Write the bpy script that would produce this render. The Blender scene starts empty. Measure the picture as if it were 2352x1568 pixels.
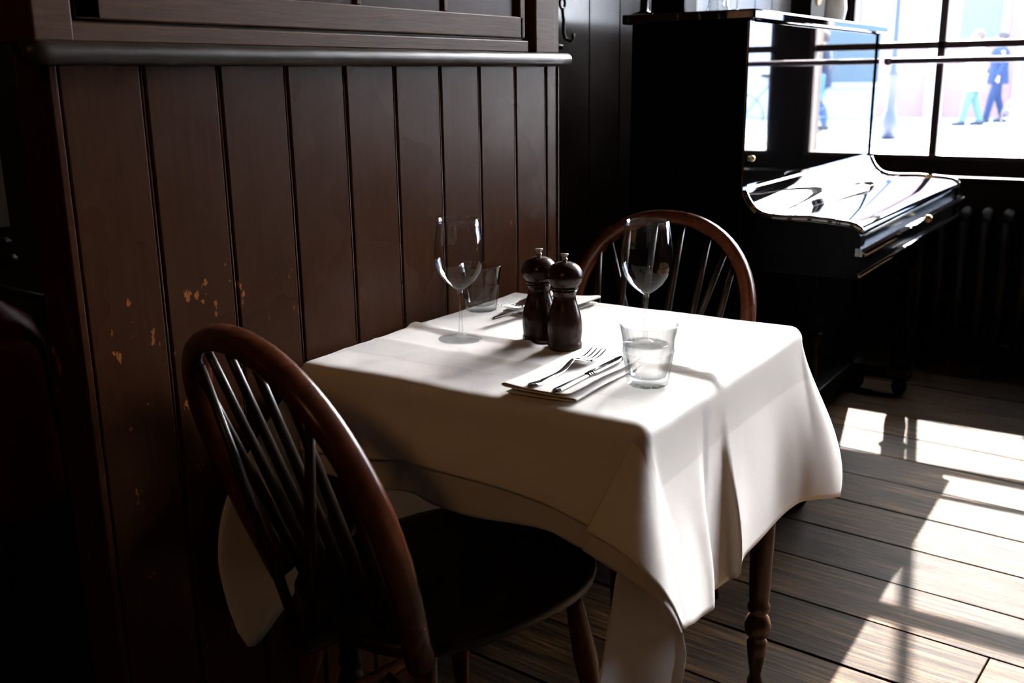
import bpy, bmesh, math, random
import numpy as np
from mathutils import Vector, Matrix
random.seed(7)
S = bpy.context.scene
C = S.collection
PI = math.pi
# ------------------------------------------------------------------ camera
f_px = 2322.347
cam_d = bpy.data.cameras.new('camera'); cam = bpy.data.objects.new('camera', cam_d); C.objects.link(cam)
cam_d.sensor_width = 36.0; cam_d.lens = f_px / 2352 * 36.0
cam_d.clip_start = 0.05; cam_d.clip_end = 300
AX = Vector((0.55117336, -0.21748628, 0.80554804)); AY = Vector((-0.83428223, -0.12807539, 0.53625541)); AZ = Vector((-0.01345731, -0.96762411, -0.25203668))
right = Vector((AX[0], AY[0], AZ[0])); up = -Vector((AX[1], AY[1], AZ[1])); back = -Vector((AX[2], AY[2], AZ[2]))
M = Matrix((right, up, back)).transposed().to_4x4(); M.translation = Vector((0, 0, 1.21))
cam.matrix_world = M
cam_d.dof.use_dof = True; cam_d.dof.focus_distance = 1.72; cam_d.dof.aperture_fstop = 5.0
S.camera = cam
# ------------------------------------------------------------------ light
S.view_settings.view_transform = 'Standard'; S.view_settings.look = 'None'
S.view_settings.exposure = 0.0; S.view_settings.gamma = 1.0
w = bpy.data.worlds.new('sky'); S.world = w; w.use_nodes = True
nt = w.node_tree; bg = nt.nodes['Background']
tc = nt.nodes.new('ShaderNodeTexCoord'); sx = nt.nodes.new('ShaderNodeSeparateXYZ'); cr = nt.nodes.new('ShaderNodeValToRGB')
nt.links.new(tc.outputs['Generated'], sx.inputs[0]); nt.links.new(sx.outputs['Z'], cr.inputs[0]); nt.links.new(cr.outputs[0], bg.inputs[0])
cr.color_ramp.elements[0].position = 0.0; cr.color_ramp.elements[0].color = (0.80, 0.88, 1.0, 1)
cr.color_ramp.elements[1].position = 0.75; cr.color_ramp.elements[1].color = (0.30, 0.52, 1.0, 1)
bg.inputs[1].default_value = 19.0
# the bright haze around the sun
SUN_DIR = Vector((1.0, 0.21, 0.865)).normalized()
dt = nt.nodes.new('ShaderNodeVectorMath'); dt.operation = 'DOT_PRODUCT'; dt.inputs[1].default_value = SUN_DIR; nt.links.new(tc.outputs['Generated'], dt.inputs[0])
mx_ = nt.nodes.new('ShaderNodeMath'); mx_.operation = 'MAXIMUM'; mx_.inputs[1].default_value = 0.0; nt.links.new(dt.outputs['Value'], mx_.inputs[0])
pw = nt.nodes.new('ShaderNodeMath'); pw.operation = 'POWER'; pw.inputs[1].default_value = 7.0; nt.links.new(mx_.outputs[0], pw.inputs[0])
ml = nt.nodes.new('ShaderNodeMath'); ml.operation = 'MULTIPLY'; ml.inputs[1].default_value = 195.0; nt.links.new(pw.outputs[0], ml.inputs[0])
bg2 = nt.nodes.new('ShaderNodeBackground'); bg2.inputs[0].default_value = (1.0, 0.965, 0.91, 1); nt.links.new(ml.outputs[0], bg2.inputs[1])
ad = nt.nodes.new('ShaderNodeAddShader'); nt.links.new(bg.outputs[0], ad.inputs[0]); nt.links.new(bg2.outputs[0], ad.inputs[1]); nt.links.new(ad.outputs[0], nt.nodes['World Output'].inputs[0])
sun_d = bpy.data.lights.new('sun', 'SUN'); sun = bpy.data.objects.new('sun', sun_d); C.objects.link(sun)
sun_d.energy = 460.0; sun_d.angle = math.radians(0.53); sun_d.color = (1.0, 0.95, 0.88)
sun.rotation_euler = Vector((1.0, 0.21, 0.865)).to_track_quat('Z', 'Y').to_euler(); sun.location = (8, 1, 7)
lp = bpy.data.lights.new('warm_fill_light', 'POINT'); lpo = bpy.data.objects.new('warm_fill_light', lp); C.objects.link(lpo)
lp.energy = 17.0; lp.color = (1.0, 0.50, 0.17); lp.shadow_soft_size = 0.12; lpo.location = (-1.2, 0.2, 2.3)  # unseen warm fill, added behind the camera to tint the shaded cloth
S.cycles.use_denoising = True
S.cycles.max_bounces = 12; S.cycles.transparent_max_bounces = 24; S.cycles.transmission_bounces = 12
S.cycles.sample_clamp_indirect = 8.0
# ------------------------------------------------------------------ material helpers
def mat(name, col=(0.5, 0.5, 0.5), rough=0.5, metal=0.0, **kw):
    m = bpy.data.materials.new(name); m.use_nodes = True
    b = m.node_tree.nodes['Principled BSDF']
    b.inputs['Base Color'].default_value = (*col, 1); b.inputs['Roughness'].default_value = rough; b.inputs['Metallic'].default_value = metal
    for k, v in kw.items(): b.inputs[k].default_value = v
    return m
class N:
    def __init__(s, m): s.t = m.node_tree; s.b = s.t.nodes.get('Principled BSDF'); s.out = s.t.nodes['Material Output']
    def n(s, typ, **kw):
        x = s.t.nodes.new('ShaderNode' + typ)
        for k, v in kw.items():
            if k.startswith('_'): setattr(x, k[1:], v)
            else: x.inputs[k].default_value = v
        return x
    def l(s, a, b): s.t.links.new(a, b)
    def coords(s, scale=(1, 1, 1), rot=(0, 0, 0), src='Object'):
        c = s.n('TexCoord'); mp = s.n('Mapping'); mp.inputs['Scale'].default_value = scale; mp.inputs['Rotation'].default_value = rot
        s.l(c.outputs[src], mp.inputs[0]); return mp.outputs[0]
    def noise(s, vec, scale, detail=6, rough=0.55):
        x = s.n('TexNoise'); x.inputs['Scale'].default_value = scale; x.inputs['Detail'].default_value = detail; x.inputs['Roughness'].default_value = rough
        s.l(vec, x.inputs['Vector']); return x.outputs['Fac']
    def ramp(s, fac, stops):
        r = s.n('ValToRGB'); e = r.color_ramp.elements
        while len(e) < len(stops): e.new(0.5)
        for i, (p, c) in enumerate(stops):
            e[i].position = p; e[i].color = (*c, 1) if len(c) == 3 else c
        s.l(fac, r.inputs[0]); return r.outputs[0]
    def mix(s, fac, a, b):
        x = s.n('Mix'); x.data_type = 'RGBA'
        for sock, v in ((x.inputs[0], fac), (x.inputs[6], a), (x.inputs[7], b)):
            if hasattr(v, 'node'): s.l(v, sock)
            else: sock.default_value = v if not isinstance(v, tuple) else (*v, 1)
        return x.outputs[2]
    def math(s, op, a, b=0.0, c=None):
        x = s.n('Math'); x.operation = op
        for sock, v in ((x.inputs[0], a), (x.inputs[1], b)) + (((x.inputs[2], c),) if c is not None else ()):
            if hasattr(v, 'node'): s.l(v, sock)
            else: sock.default_value = v
        return x.outputs[0]
    def bump(s, h, strength=0.3, dist=0.002):
        x = s.n('Bump'); x.inputs['Strength'].default_value = strength; x.inputs['Distance'].default_value = dist
        s.l(h, x.inputs['Height']); s.l(x.outputs[0], s.b.inputs['Normal'])
def V3(k): return (k, k, k)

def wood(name, c0, c1, rough=0.4, scale=(3, 3, 30), nscale=4.0, chips=None, bump=0.25, coat=0.0, rr=0.08, spec=0.3):
    m = mat(name, c0, rough); n = N(m); n.b.inputs['Specular IOR Level'].default_value = spec
    v = n.coords(scale); g = n.noise(v, nscale, 8, 0.62)
    big = n.noise(n.coords((1.3, 1.3, 1.3)), 3.0, 3)
    col = n.ramp(g, [(0.3, c0), (0.7, c1)])
    col = n.mix(n.math('MULTIPLY', big, 0.45), col, tuple(0.55 * x for x in c0))
    if chips:
        cc, lo, hi = chips                      # paint worn off to the bare wood in small spots
        ch = n.noise(n.coords((1, 1, 0.6)), 38.0, 5, 0.6)
        reg = n.noise(n.coords((1, 1, 1)), 4.0, 2)
        k = n.math('ADD', ch, n.math('MULTIPLY', reg, 0.35))
        sz = n.n('SeparateXYZ'); n.l(n.coords((1, 1, 1)), sz.inputs[0]); k = n.math('SUBTRACT', k, n.ramp(sz.outputs['Z'], [(0.92, V3(0)), (1.02, V3(0.12))]))
        k = n.ramp(k, [(lo, V3(0)), (hi, V3(1))])
        col = n.mix(k, col, cc)
    n.l(col, n.b.inputs['Base Color'])
    r = n.ramp(big, [(0.0, V3(rough - 1.6 * rr)), (1.0, V3(rough + 1.6 * rr))]); n.l(r, n.b.inputs['Roughness'])
    n.bump(g, bump, 0.0012)
    if coat: n.b.inputs['Coat Weight'].default_value = coat; n.b.inputs['Coat Roughness'].default_value = 0.12
    return m
MAT = {}
MAT['panel'] = wood('painted_panel_boards', (0.030, 0.0108, 0.0046), (0.044, 0.0162, 0.0070), 0.28, (14, 14, 1.0), 6.0, chips=((0.20, 0.07, 0.018), 0.852, 0.866), bump=0.14, spec=0.06)
MAT['frame'] = wood('varnished_frame_wood', (0.036, 0.015, 0.007), (0.085, 0.036, 0.016), 0.42, (2, 14, 30), 5.0, bump=0.5, spec=0.08)
MAT['rail'] = wood('worn_rail_wood', (0.018, 0.013, 0.010), (0.034, 0.024, 0.018), 0.33, (1.2, 9, 9), 6.0, bump=0.7, spec=0.22)
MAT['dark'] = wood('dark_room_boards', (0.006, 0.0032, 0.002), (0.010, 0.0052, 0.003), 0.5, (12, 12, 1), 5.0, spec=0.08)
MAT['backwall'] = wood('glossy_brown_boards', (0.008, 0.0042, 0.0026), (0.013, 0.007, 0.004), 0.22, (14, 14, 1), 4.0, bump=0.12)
MAT['winwood'] = wood('window_joinery', (0.014, 0.004, 0.0028), (0.022, 0.0065, 0.004), 0.45, (10, 10, 2), 5.0)
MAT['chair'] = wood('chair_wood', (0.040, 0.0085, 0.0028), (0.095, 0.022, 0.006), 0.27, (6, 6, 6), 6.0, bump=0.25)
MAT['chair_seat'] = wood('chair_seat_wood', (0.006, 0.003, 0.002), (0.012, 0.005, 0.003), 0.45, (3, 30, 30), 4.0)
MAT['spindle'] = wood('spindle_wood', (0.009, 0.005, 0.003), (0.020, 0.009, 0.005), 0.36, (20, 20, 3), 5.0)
MAT['table'] = wood('table_leg_wood', (0.022, 0.007, 0.003), (0.045, 0.014, 0.006), 0.28, (20, 20, 3), 5.0)
MAT['mill'] = wood('mill_wood', (0.016, 0.0046, 0.0026), (0.036, 0.0100, 0.0050), 0.27, (30, 30, 2), 5.0, coat=0.16, spec=0.2, bump=0.08)
MAT['ceiling'] = mat('smoked_ceiling_paint', (0.035, 0.020, 0.010), 0.8)
MAT['lacquer'] = mat('black_piano_lacquer', (0.0025, 0.0025, 0.003), 0.03, 0, **{'Coat Weight': 1.0, 'Coat Roughness': 0.015, 'Coat IOR': 2.3, 'Specular IOR Level': 1.0, 'IOR': 1.8})
MAT['lacquer_side'] = mat('black_side_lacquer', (0.0012, 0.0012, 0.0012), 0.2, 0, **{'Specular IOR Level': 0.03})
MAT['brass'] = mat('old_brass', (0.55, 0.42, 0.20), 0.3, 1.0)
MAT['pewter'] = mat('pewter', (0.55, 0.50, 0.42), 0.28, 1.0)
MAT['sill_paint'] = mat('black_sill_paint', (0.006, 0.003, 0.002), 0.5, 0, **{'Specular IOR Level': 0.03})
MAT['iron'] = mat('black_iron', (0.012, 0.012, 0.012), 0.4, 0.6)
MAT['radiator'] = mat('dark_radiator_enamel', (0.004, 0.005, 0.009), 0.35, 0, **{'Specular IOR Level': 0.2})
MAT['steel'] = mat('polished_cutlery_steel', (0.78, 0.79, 0.80), 0.09, 1.0)
MAT['red'] = mat('extinguisher_red', (0.035, 0.0008, 0.0008), 0.45, 0, **{'Specular IOR Level': 0.03})
MAT['black'] = mat('black_plastic', (0.006, 0.006, 0.006), 0.5, 0, **{'Specular IOR Level': 0.05})
MAT['china'] = mat('white_china', (0.8, 0.8, 0.78), 0.15)
MAT['navy'] = mat('navy_street_paint', (0.003, 0.009, 0.030), 0.6)
MAT['rubber'] = mat('tyre_rubber', (0.01, 0.01, 0.012), 0.7)

def floor_mat():
    m = mat('worn_oak_floorboards', (0.1, 0.07, 0.05), 0.4); n = N(m)
    at = n.n('Attribute'); at.attribute_name = 'plank'
    v = n.coords((22, 1.0, 8)); 
    off = n.n('VectorMath'); off.operation = 'ADD'; n.l(v, off.inputs[0])
    cx = n.n('CombineXYZ'); n.l(n.math('MULTIPLY', at.outputs['Fac'], 37.0), cx.inputs[0]); n.l(n.math('MULTIPLY', at.outputs['Fac'], 91.0), cx.inputs[1]); n.l(cx.outputs[0], off.inputs[1])
    g = n.noise(off.outputs[0], 4.0, 9, 0.68)
    col = n.ramp(g, [(0.30, (0.002, 0.0013, 0.0008)), (0.45, (0.010, 0.0058, 0.0030)), (0.55, (0.032, 0.018, 0.008)), (0.68, (0.095, 0.055, 0.025))])
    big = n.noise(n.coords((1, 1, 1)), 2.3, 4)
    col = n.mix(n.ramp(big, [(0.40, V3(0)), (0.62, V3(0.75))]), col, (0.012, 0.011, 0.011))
    tint = n.ramp(at.outputs['Fac'], [(0, (0.55, 0.52, 0.50)), (1, (1.45, 1.30, 1.15))])
    mm = n.n('Mix'); mm.data_type = 'RGBA'; mm.blend_type = 'MULTIPLY'; mm.inputs[0].default_value = 1; n.l(col, mm.inputs[6]); n.l(tint, mm.inputs[7])
    kn = n.n('TexVoronoi'); kn.inputs['Scale'].default_value = 4.2; n.l(n.coords((1.6, 1, 1)), kn.inputs['Vector'])
    k = n.ramp(kn.outputs['Distance'], [(0.045, V3(1)), (0.085, V3(0))])
    col = n.mix(k, mm.outputs[2], (0.008, 0.006, 0.005))
    n.l(col, n.b.inputs['Base Color'])
    n.l(n.ramp(g, [(0.3, V3(0.60)), (0.75, V3(0.30))]), n.b.inputs['Roughness'])
    n.b.inputs['Specular IOR Level'].default_value = 0.022
    n.bump(g, 1.0, 0.005)
    return m
MAT['floor'] = floor_mat()

def cloth_mat(name='white_damask_linen', base=(0.80, 0.765, 0.715), trans=0.06, band=True):
    m = mat(name, base, 0.75); n = N(m); n.b.inputs['Specular IOR Level'].default_value = 0.15
    if band:
        at = n.n('Attribute'); at.attribute_name = 'hem'
        k = n.ramp(at.outputs['Fac'], [(0.0, V3(0)), (0.2395, V3(0)), (0.2405, V3(1)), (0.3295, V3(1)), (0.3305, V3(0))])
        n.l(n.mix(k, base, tuple(0.86 * x for x in base)), n.b.inputs['Base Color'])
        n.l(n.ramp(k, [(0, V3(0.8)), (1, V3(0.45))]), n.b.inputs['Roughness'])
    wv = n.noise(n.coords((1, 1, 1)), 900.0, 1); wr = n.noise(n.coords((1, 1, 1)), 9.0, 4)
    h = n.math('ADD', n.math('MULTIPLY', wv, 0.05), wr); n.bump(h, 0.35, 0.004)
    tr = n.n('BsdfTranslucent'); tr.inputs[0].default_value = (*base, 1)
    mx = n.n('MixShader'); mx.inputs[0].default_value = trans
    n.l(n.b.outputs[0], mx.inputs[1]); n.l(tr.outputs[0], mx.inputs[2]); n.l(mx.outputs[0], n.out.inputs[0])
    return m
MAT['cloth'] = cloth_mat(); MAT['cloth2'] = cloth_mat('white_linen_undercloth', (0.76, 0.745, 0.73), 0.42, band=False)
MAT['napkin'] = cloth_mat('linen_napkin', (0.78, 0.74, 0.69), 0.08, band=False)

def pane_mat(name, tint=(1, 1, 1), dirt=0.0):
    m = bpy.data.materials.new(name); m.use_nodes = True; t = m.node_tree; t.nodes.clear(); 
    o = t.nodes.new('ShaderNodeOutputMaterial'); tr = t.nodes.new('ShaderNodeBsdfTransparent'); gl = t.nodes.new('ShaderNodeBsdfGlossy'); mx = t.nodes.new('ShaderNodeMixShader'); lw = t.nodes.new('ShaderNodeFresnel')
    tr.inputs[0].default_value = (*tint, 1); gl.inputs['Roughness'].default_value = 0.01; lw.inputs[0].default_value = 1.5
    t.links.new(lw.outputs[0], mx.inputs[0]); t.links.new(tr.outputs[0], mx.inputs[1]); t.links.new(gl.outputs[0], mx.inputs[2]); t.links.new(mx.outputs[0], o.inputs[0])
    return m
MAT['pane'] = pane_mat('window_glass'); MAT['thin_glass'] = pane_mat('blown_crystal', (0.985, 0.99, 0.99))
def clear_glass(name, refr, edge=(0.80, 0.86, 0.86), gl_=0.75, pw_=3.2):
    """mostly see-through, brighter in reflection and a little darker towards the rims; `refr` of it bends the view"""
    m = bpy.data.materials.new(name); m.use_nodes = True; t = m.node_tree; t.nodes.clear()
    def nn(x): return t.nodes.new('ShaderNode' + x)
    o = nn('OutputMaterial'); lw = nn('LayerWeight'); lw.inputs[0].default_value = 0.5
    pw = nn('Math'); pw.operation = 'POWER'; pw.inputs[1].default_value = pw_; t.links.new(lw.outputs['Facing'], pw.inputs[0])
    ma = nn('Math'); ma.operation = 'MULTIPLY_ADD'; ma.inputs[1].default_value = gl_; ma.inputs[2].default_value = 0.035; t.links.new(pw.outputs[0], ma.inputs[0])
    cm = nn('Mix'); cm.data_type = 'RGBA'; cm.inputs[6].default_value = (0.992, 0.996, 0.996, 1); cm.inputs[7].default_value = (*edge, 1); t.links.new(pw.outputs[0], cm.inputs[0])
    tr = nn('BsdfTransparent'); t.links.new(cm.outputs[2], tr.inputs[0]); gs = nn('BsdfGlossy'); gs.inputs['Roughness'].default_value = 0.02; mx = nn('MixShader')
    t.links.new(ma.outputs[0], mx.inputs[0]); t.links.new(tr.outputs[0], mx.inputs[1]); t.links.new(gs.outputs[0], mx.inputs[2])
    g = nn('BsdfGlass'); g.inputs['IOR'].default_value = 1.48; g.inputs['Roughness'].default_value = 0.0; m2 = nn('MixShader'); m2.inputs[0].default_value = refr
    t.links.new(mx.outputs[0], m2.inputs[1]); t.links.new(g.outputs[0], m2.inputs[2]); t.links.new(m2.outputs[0], o.inputs[0]); return m
MAT['glass'] = clear_glass('pressed_glass', 0.10, (0.74, 0.82, 0.82), 0.70, 2.8)
def water_mat():
    m = bpy.data.materials.new('drinking_water'); m.use_nodes = True; t = m.node_tree; t.nodes.clear()
    o = t.nodes.new('ShaderNodeOutputMaterial'); g = t.nodes.new('ShaderNodeBsdfGlass'); g.inputs['Roughness'].default_value = 0; g.inputs['IOR'].default_value = 1.33
    t.links.new(g.outputs[0], o.inputs[0]); return m

# ------------------------------------------------------------------ mesh helpers
class MB:
    def __init__(s): s.v = []; s.f = []; s.sm = []
    def add(s, vs, fs, smooth=True):
        o = len(s.v); s.v += [tuple(map(float, p)) for p in vs]; s.f += [tuple(o + i for i in f) for f in fs]; s.sm += [smooth] * len(fs)
    def box(s, lo, hi, mtx=None, bev=0.0):
        x0, y0, z0 = lo; x1, y1, z1 = hi
        if bev > 0:
            bm = bmesh.new(); bmesh.ops.create_cube(bm, size=1.0)
            for v in bm.verts: v.co = Vector(((x0 + x1) / 2 + v.co.x * (x1 - x0), (y0 + y1) / 2 + v.co.y * (y1 - y0), (z0 + z1) / 2 + v.co.z * (z1 - z0)))
            bmesh.ops.bevel(bm, geom=bm.edges[:], offset=bev, segments=2, affect='EDGES', profile=0.5)
            if mtx: bmesh.ops.transform(bm, matrix=mtx, verts=bm.verts)
            bm.verts.index_update(); s.add([v.co for v in bm.verts], [[v.index for v in f.verts] for f in bm.faces], False); bm.free(); return s
        vs = [Vector(p) for p in ((x0, y0, z0), (x1, y0, z0), (x1, y1, z0), (x0, y1, z0), (x0, y0, z1), (x1, y0, z1), (x1, y1, z1), (x0, y1, z1))]
        if mtx: vs = [mtx @ v for v in vs]
        s.add(vs, [(3, 2, 1, 0), (4, 5, 6, 7), (0, 1, 5, 4), (1, 2, 6, 5), (2, 3, 7, 6), (3, 0, 4, 7)], False); return s
    def lathe(s, prof, seg=40, c=(0, 0, 0), rfun=None):
        vs = []; fs = []; n = len(prof)
        for i in range(seg):
            a = 2 * PI * i / seg
            for (r, z) in prof:
                rr = r * (rfun(a, z) if rfun else 1); vs.append((c[0] + rr * math.cos(a), c[1] + rr * math.sin(a), c[2] + z))
        for i in range(seg):
            j = (i + 1) % seg
            for k in range(n - 1):
                fs.append((i * n + k, j * n + k, j * n + k + 1, i * n + k + 1))
        s.add(vs, fs); return s
    def tube(s, pts, rad, seg=12, sec=None, upv=None, cap=True):
        P = [Vector(p) for p in pts]; n = len(P)
        R = rad if isinstance(rad, (list, tuple)) else [rad] * n
        T = []
        for i in range(n):
            d = P[min(i + 1, n - 1)] - P[max(i - 1, 0)]; T.append(d.normalized())
        u = Vector(upv) if upv else (Vector((0, 0, 1)) if abs(T[0].z) < 0.9 else Vector((1, 0, 0)))
        vs = []; fs = []
        for i in range(n):
            u = (u - T[i] * u.dot(T[i])); u.normalize(); w_ = T[i].cross(u)
            sc = sec if sec else [(math.cos(2 * PI * k / seg), math.sin(2 * PI * k / seg)) for k in range(seg)]
            for a, b in sc: vs.append(P[i] + (u * a + w_ * b) * R[i])
        m = len(sc)
        for i in range(n - 1):
            for k in range(m): fs.append((i * m + k, i * m + (k + 1) % m, (i + 1) * m + (k + 1) % m, (i + 1) * m + k))
        if cap: fs.append(tuple(range(m))[::-1]); fs.append(tuple((n - 1) * m + k for k in range(m)))
        s.add(vs, fs); return s
    def grid(s, P, closed=False):
        n = len(P); m = len(P[0]); vs = [p for r in P for p in r]; fs = []
        for i in range(n if closed else n - 1):
            for j in range(m - 1):
                i2 = (i + 1) % n; fs.append((i * m + j, i2 * m + j, i2 * m + j + 1, i * m + j + 1))
        s.add(vs, fs); return s
    def prism(s, poly, y0, y1, mtx=None, smooth=False):      # poly in (a,z) swept along y
        n = len(poly); vs = [Vector((a, y0, z)) for a, z in poly] + [Vector((a, y1, z)) for a, z in poly]
        if mtx: vs = [mtx @ v for v in vs]
        s.add(vs, [tuple(range(n)), tuple(range(2 * n - 1, n - 1, -1))] , False)
        o = len(s.v) - 2 * n
        for i in range(n): s.f.append((o + i, o + (i + 1) % n, o + n + (i + 1) % n, o + n + i)); s.sm.append(smooth)
        return s
    def ball(s, c, r, seg=16, sc=(1, 1, 1)):
        vs = []; fs = []; m = seg // 2
        for i in range(seg):
            for k in range(m + 1):
                a = 2 * PI * i / seg; b = PI * k / m
                vs.append((c[0] + r * sc[0] * math.sin(b) * math.cos(a), c[1] + r * sc[1] * math.sin(b) * math.sin(a), c[2] - r * sc[2] * math.cos(b)))
        for i in range(seg):
            j = (i + 1) % seg
            for k in range(m): fs.append((i * (m + 1) + k, j * (m + 1) + k, j * (m + 1) + k + 1, i * (m + 1) + k + 1))
        s.add(vs, fs); return s
    def build(s, name, m, parent=None, weld=1e-5, sharp=None, bevel=0.0):
        bm = bmesh.new(); bv = [bm.verts.new(p) for p in s.v]; bm.verts.index_update()
        for f, sm in zip(s.f, s.sm):
            try: fc = bm.faces.new([bv[i] for i in f]); fc.smooth = sm
            except ValueError: pass
        if weld: bmesh.ops.remove_doubles(bm, verts=bm.verts, dist=weld)
        bmesh.ops.recalc_face_normals(bm, faces=bm.faces)
        me = bpy.data.meshes.new(name); bm.to_mesh(me); bm.free()
        if isinstance(m, str): m = MAT[m]
        me.materials.append(m)
        o = bpy.data.objects.new(name, me); C.objects.link(o)
        if parent: o.parent = parent
        if bevel:
            b = o.modifiers.new('bevel', 'BEVEL'); b.width = bevel; b.segments = 2; b.limit_method = 'ANGLE'; b.angle_limit = 0.6
        return o
def tag(o, label=None, cat=None, group=None, kind=None):
    if label: o['label'] = label
    if cat: o['category'] = cat
    if group: o['group'] = group
    if kind: o['kind'] = kind
    return o
def struct(o): o['kind'] = 'structure'; return o
def empty(name, loc=(0, 0, 0), rz=0.0):
    o = bpy.data.objects.new(name, None); o.empty_display_size = 0.05; C.objects.link(o); o.location = loc; o.rotation_euler = (0, 0, rz); return o
def copy_tree(o, parent=None):
    kids = [x for x in bpy.data.objects if x.parent == o]
    c = o.copy(); C.objects.link(c)
    if parent: c.parent = parent
    for k in kids: copy_tree(k, c)
    return c

# ------------------------------------------------------------------ the setting
YW = 1.2136           # face of the boarded partition beside the table
XW = 4.70             # inner face of the street wall
def build_floor():
    b = MB(); bm_at = []
    ang = math.atan(0.07); W = 0.2125; x0 = 1.921 - W * 26
    rot = Matrix.Rotation(-ang, 4, 'Z')
    rnd = random.Random(3); pl = []
    for i in range(44):
        xa = x0 + i * W; cuts = [-3.9]
        c0 = 0.37 if i == 26 else rnd.uniform(-3, -1)
        if i == 26: cuts += [0.37]
        else:
            while c0 < 2.0:
                if abs(c0 - 0.4) > 0.9 or xa > 4 or xa < 0.5: cuts.append(c0)
                c0 += rnd.uniform(1.8, 3.2)
        cuts.append(2.6)
        for k in range(len(cuts) - 1):
            n0 = len(b.v); b.box((xa + 0.0036, cuts[k] + 0.0015, -0.03), (xa + W - 0.0036, cuts[k + 1] - 0.0015, rnd.uniform(-0.0012, 0.0008)), bev=0.0016)
            val = rnd.random(); pl += [val] * (len(b.v) - n0)
    b.box((x0, -3.9, -0.05), (x0 + 44 * W, 2.6, -0.022)); pl += [0.0] * 8
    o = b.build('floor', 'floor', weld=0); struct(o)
    at = o.data.attributes.new('plank', 'FLOAT', 'POINT'); at.data.foreach_set('value', pl)
    o.rotation_euler = (0, 0, -ang)
    return o
build_floor()
# planks of the floor run almost across the room; the mapping is in floor space so the grain follows them
def slab(name, lo, hi, m, bev=0): return struct(MB().box(lo, hi, bev=bev).build(name, m))
slab('ceiling', (-3.2, -3.6, 3.25), (5.0, 1.7, 3.35), 'ceiling')
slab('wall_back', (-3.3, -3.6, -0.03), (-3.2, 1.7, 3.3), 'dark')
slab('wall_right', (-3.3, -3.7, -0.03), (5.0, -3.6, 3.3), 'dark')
# wall behind the piano: glossy painted boards
b = MB(); x = -3.2
while x < XW - 0.001:
    x2 = min(x + 0.19, XW); b.box((x + 0.001, 1.505, -0.03), (x2 - 0.001, 1.56, 3.3), bev=0.003); x = x2
b.box((-3.2, 1.52, -0.03), (XW, 1.70, 3.3))
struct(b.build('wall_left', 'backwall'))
# street wall with four windows
WZ0, WZ1 = 0.845, 3.06
WINS = [(0.555, 1.325), (-0.385, 0.385), (-1.325, -0.555), (-2.265, -1.495)]
b = MB(); b.box((XW, -3.6, -0.03), (XW + 0.2, 1.7, WZ0)); b.box((XW, -3.6, WZ1), (XW + 0.2, 1.7, 3.3))
edges = [-3.6] + [e for w_ in sorted(WINS) for e in w_] + [1.7]
for i in range(0, len(edges), 2): b.box((XW, edges[i], WZ0), (XW + 0.2, edges[i + 1], WZ1))
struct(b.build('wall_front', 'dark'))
b = MB(); b.box((XW - 0.012, -3.55, 0.0), (XW, 1.5, 0.16), bev=0.003); struct(b.build('baseboard_front', 'dark'))
b = MB(); b.box((XW - 0.115, -2.6, 0.762), (XW, 1.46, 0.784), bev=0.005); struct(b.build('trim_1', 'sill_paint'))
for i, (ya, yb) in enumerate(WINS):
    r = struct(empty('window_%d' % (i + 1), (XW + 0.03, (ya + yb) / 2, WZ0)))
    hw = (yb - ya) / 2; H = WZ1 - WZ0
    f = MB()
    f.box((-0.02, -hw, 0), (0.05, -hw + 0.018, H)); f.box((-0.02, hw - 0.018, 0), (0.05, hw, H)); f.box((-0.02, -hw, 0), (0.05, hw, 0.018)); f.box((-0.02, -hw, H - 0.02), (0.05, hw, H))
    f.box((-0.005, -0.0155, 0), (0.04, 0.0155, H)); f.box((-0.005, -hw, 0.462), (0.04, hw, 0.492)); f.box((-0.005, -hw, 1.30), (0.04, hw, 1.345))
    f.build('window_frame', 'winwood', r, bevel=0.003)
    MB().box((0.014, -hw + 0.01, 0.01), (0.017, hw - 0.01, H - 0.01)).build('window_pane', 'pane', r)
# the boarded partition
def partition():
    b = MB()
    g = [0.917 - 0.131 * 1.0] + []
    xs = [0.787, 0.917, 1.050, 1.186, 1.322, 1.453, 1.588, 1.717, 1.849, 1.972]
    ztop = 1.262
    for i in range(len(xs) - 1):
        xa, xb = xs[i] + 0.004, xs[i + 1] - 0.004
        b.box((xa, YW, 0.0), (xb, YW + 0.03, ztop), bev=0.0028)
        b.tube([(xs[i + 1], YW + 0.005, 0.0), (xs[i + 1], YW + 0.005, ztop)], 0.0032, 8)      # bead in the joint
    b.box((0.775, YW + 0.010, 0.0), (1.975, YW + 0.055, ztop + 0.3))
    b.box((1.977, YW - 0.001, 0.0), (2.026, YW + 0.075, ztop), bev=0.002); b.tube([(2.020, YW - 0.001, 0.0), (2.020, YW - 0.001, ztop)], 0.004, 8)
    b.box((0.777, YW - 0.0005, 0.0), (0.789, YW + 0.075, ztop), bev=0.002)
    return struct(b.build('wall_partition', 'panel', weld=0))
partition()
# internal window above the partition
r = struct(empty('window_5', (1.4, YW, 1.262)))
f = MB()
def F(x0, x1, z0, z1, y0, y1, bev=0.0025): f.box((x0 - 1.4, y0 - YW, z0 - 1.262), (x1 - 1.4, y1 - YW, z1 - 1.262), bev=bev)
F(0.757, 0.812, 1.262, 2.4, YW - 0.012, YW + 0.08)          # left post
F(1.918, 1.998, 1.262, 2.4, YW - 0.010, YW + 0.08)          # right post
F(1.998, 2.026, 1.262, 2.4, YW - 0.002, YW + 0.08)
F(0.812, 1.890, 1.262, 1.286, YW - 0.008, YW + 0.06)        # sill rail
F(0.812, 1.880, 1.286, 1.2885, YW + 0.006, YW + 0.06, 0.0008)
F(0.822, 1.880, 1.291, 1.334, YW - 0.002, YW + 0.05)        # sash bottom rail
F(0.822, 0.862, 1.291, 2.3, YW - 0.002, YW + 0.05)
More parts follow.
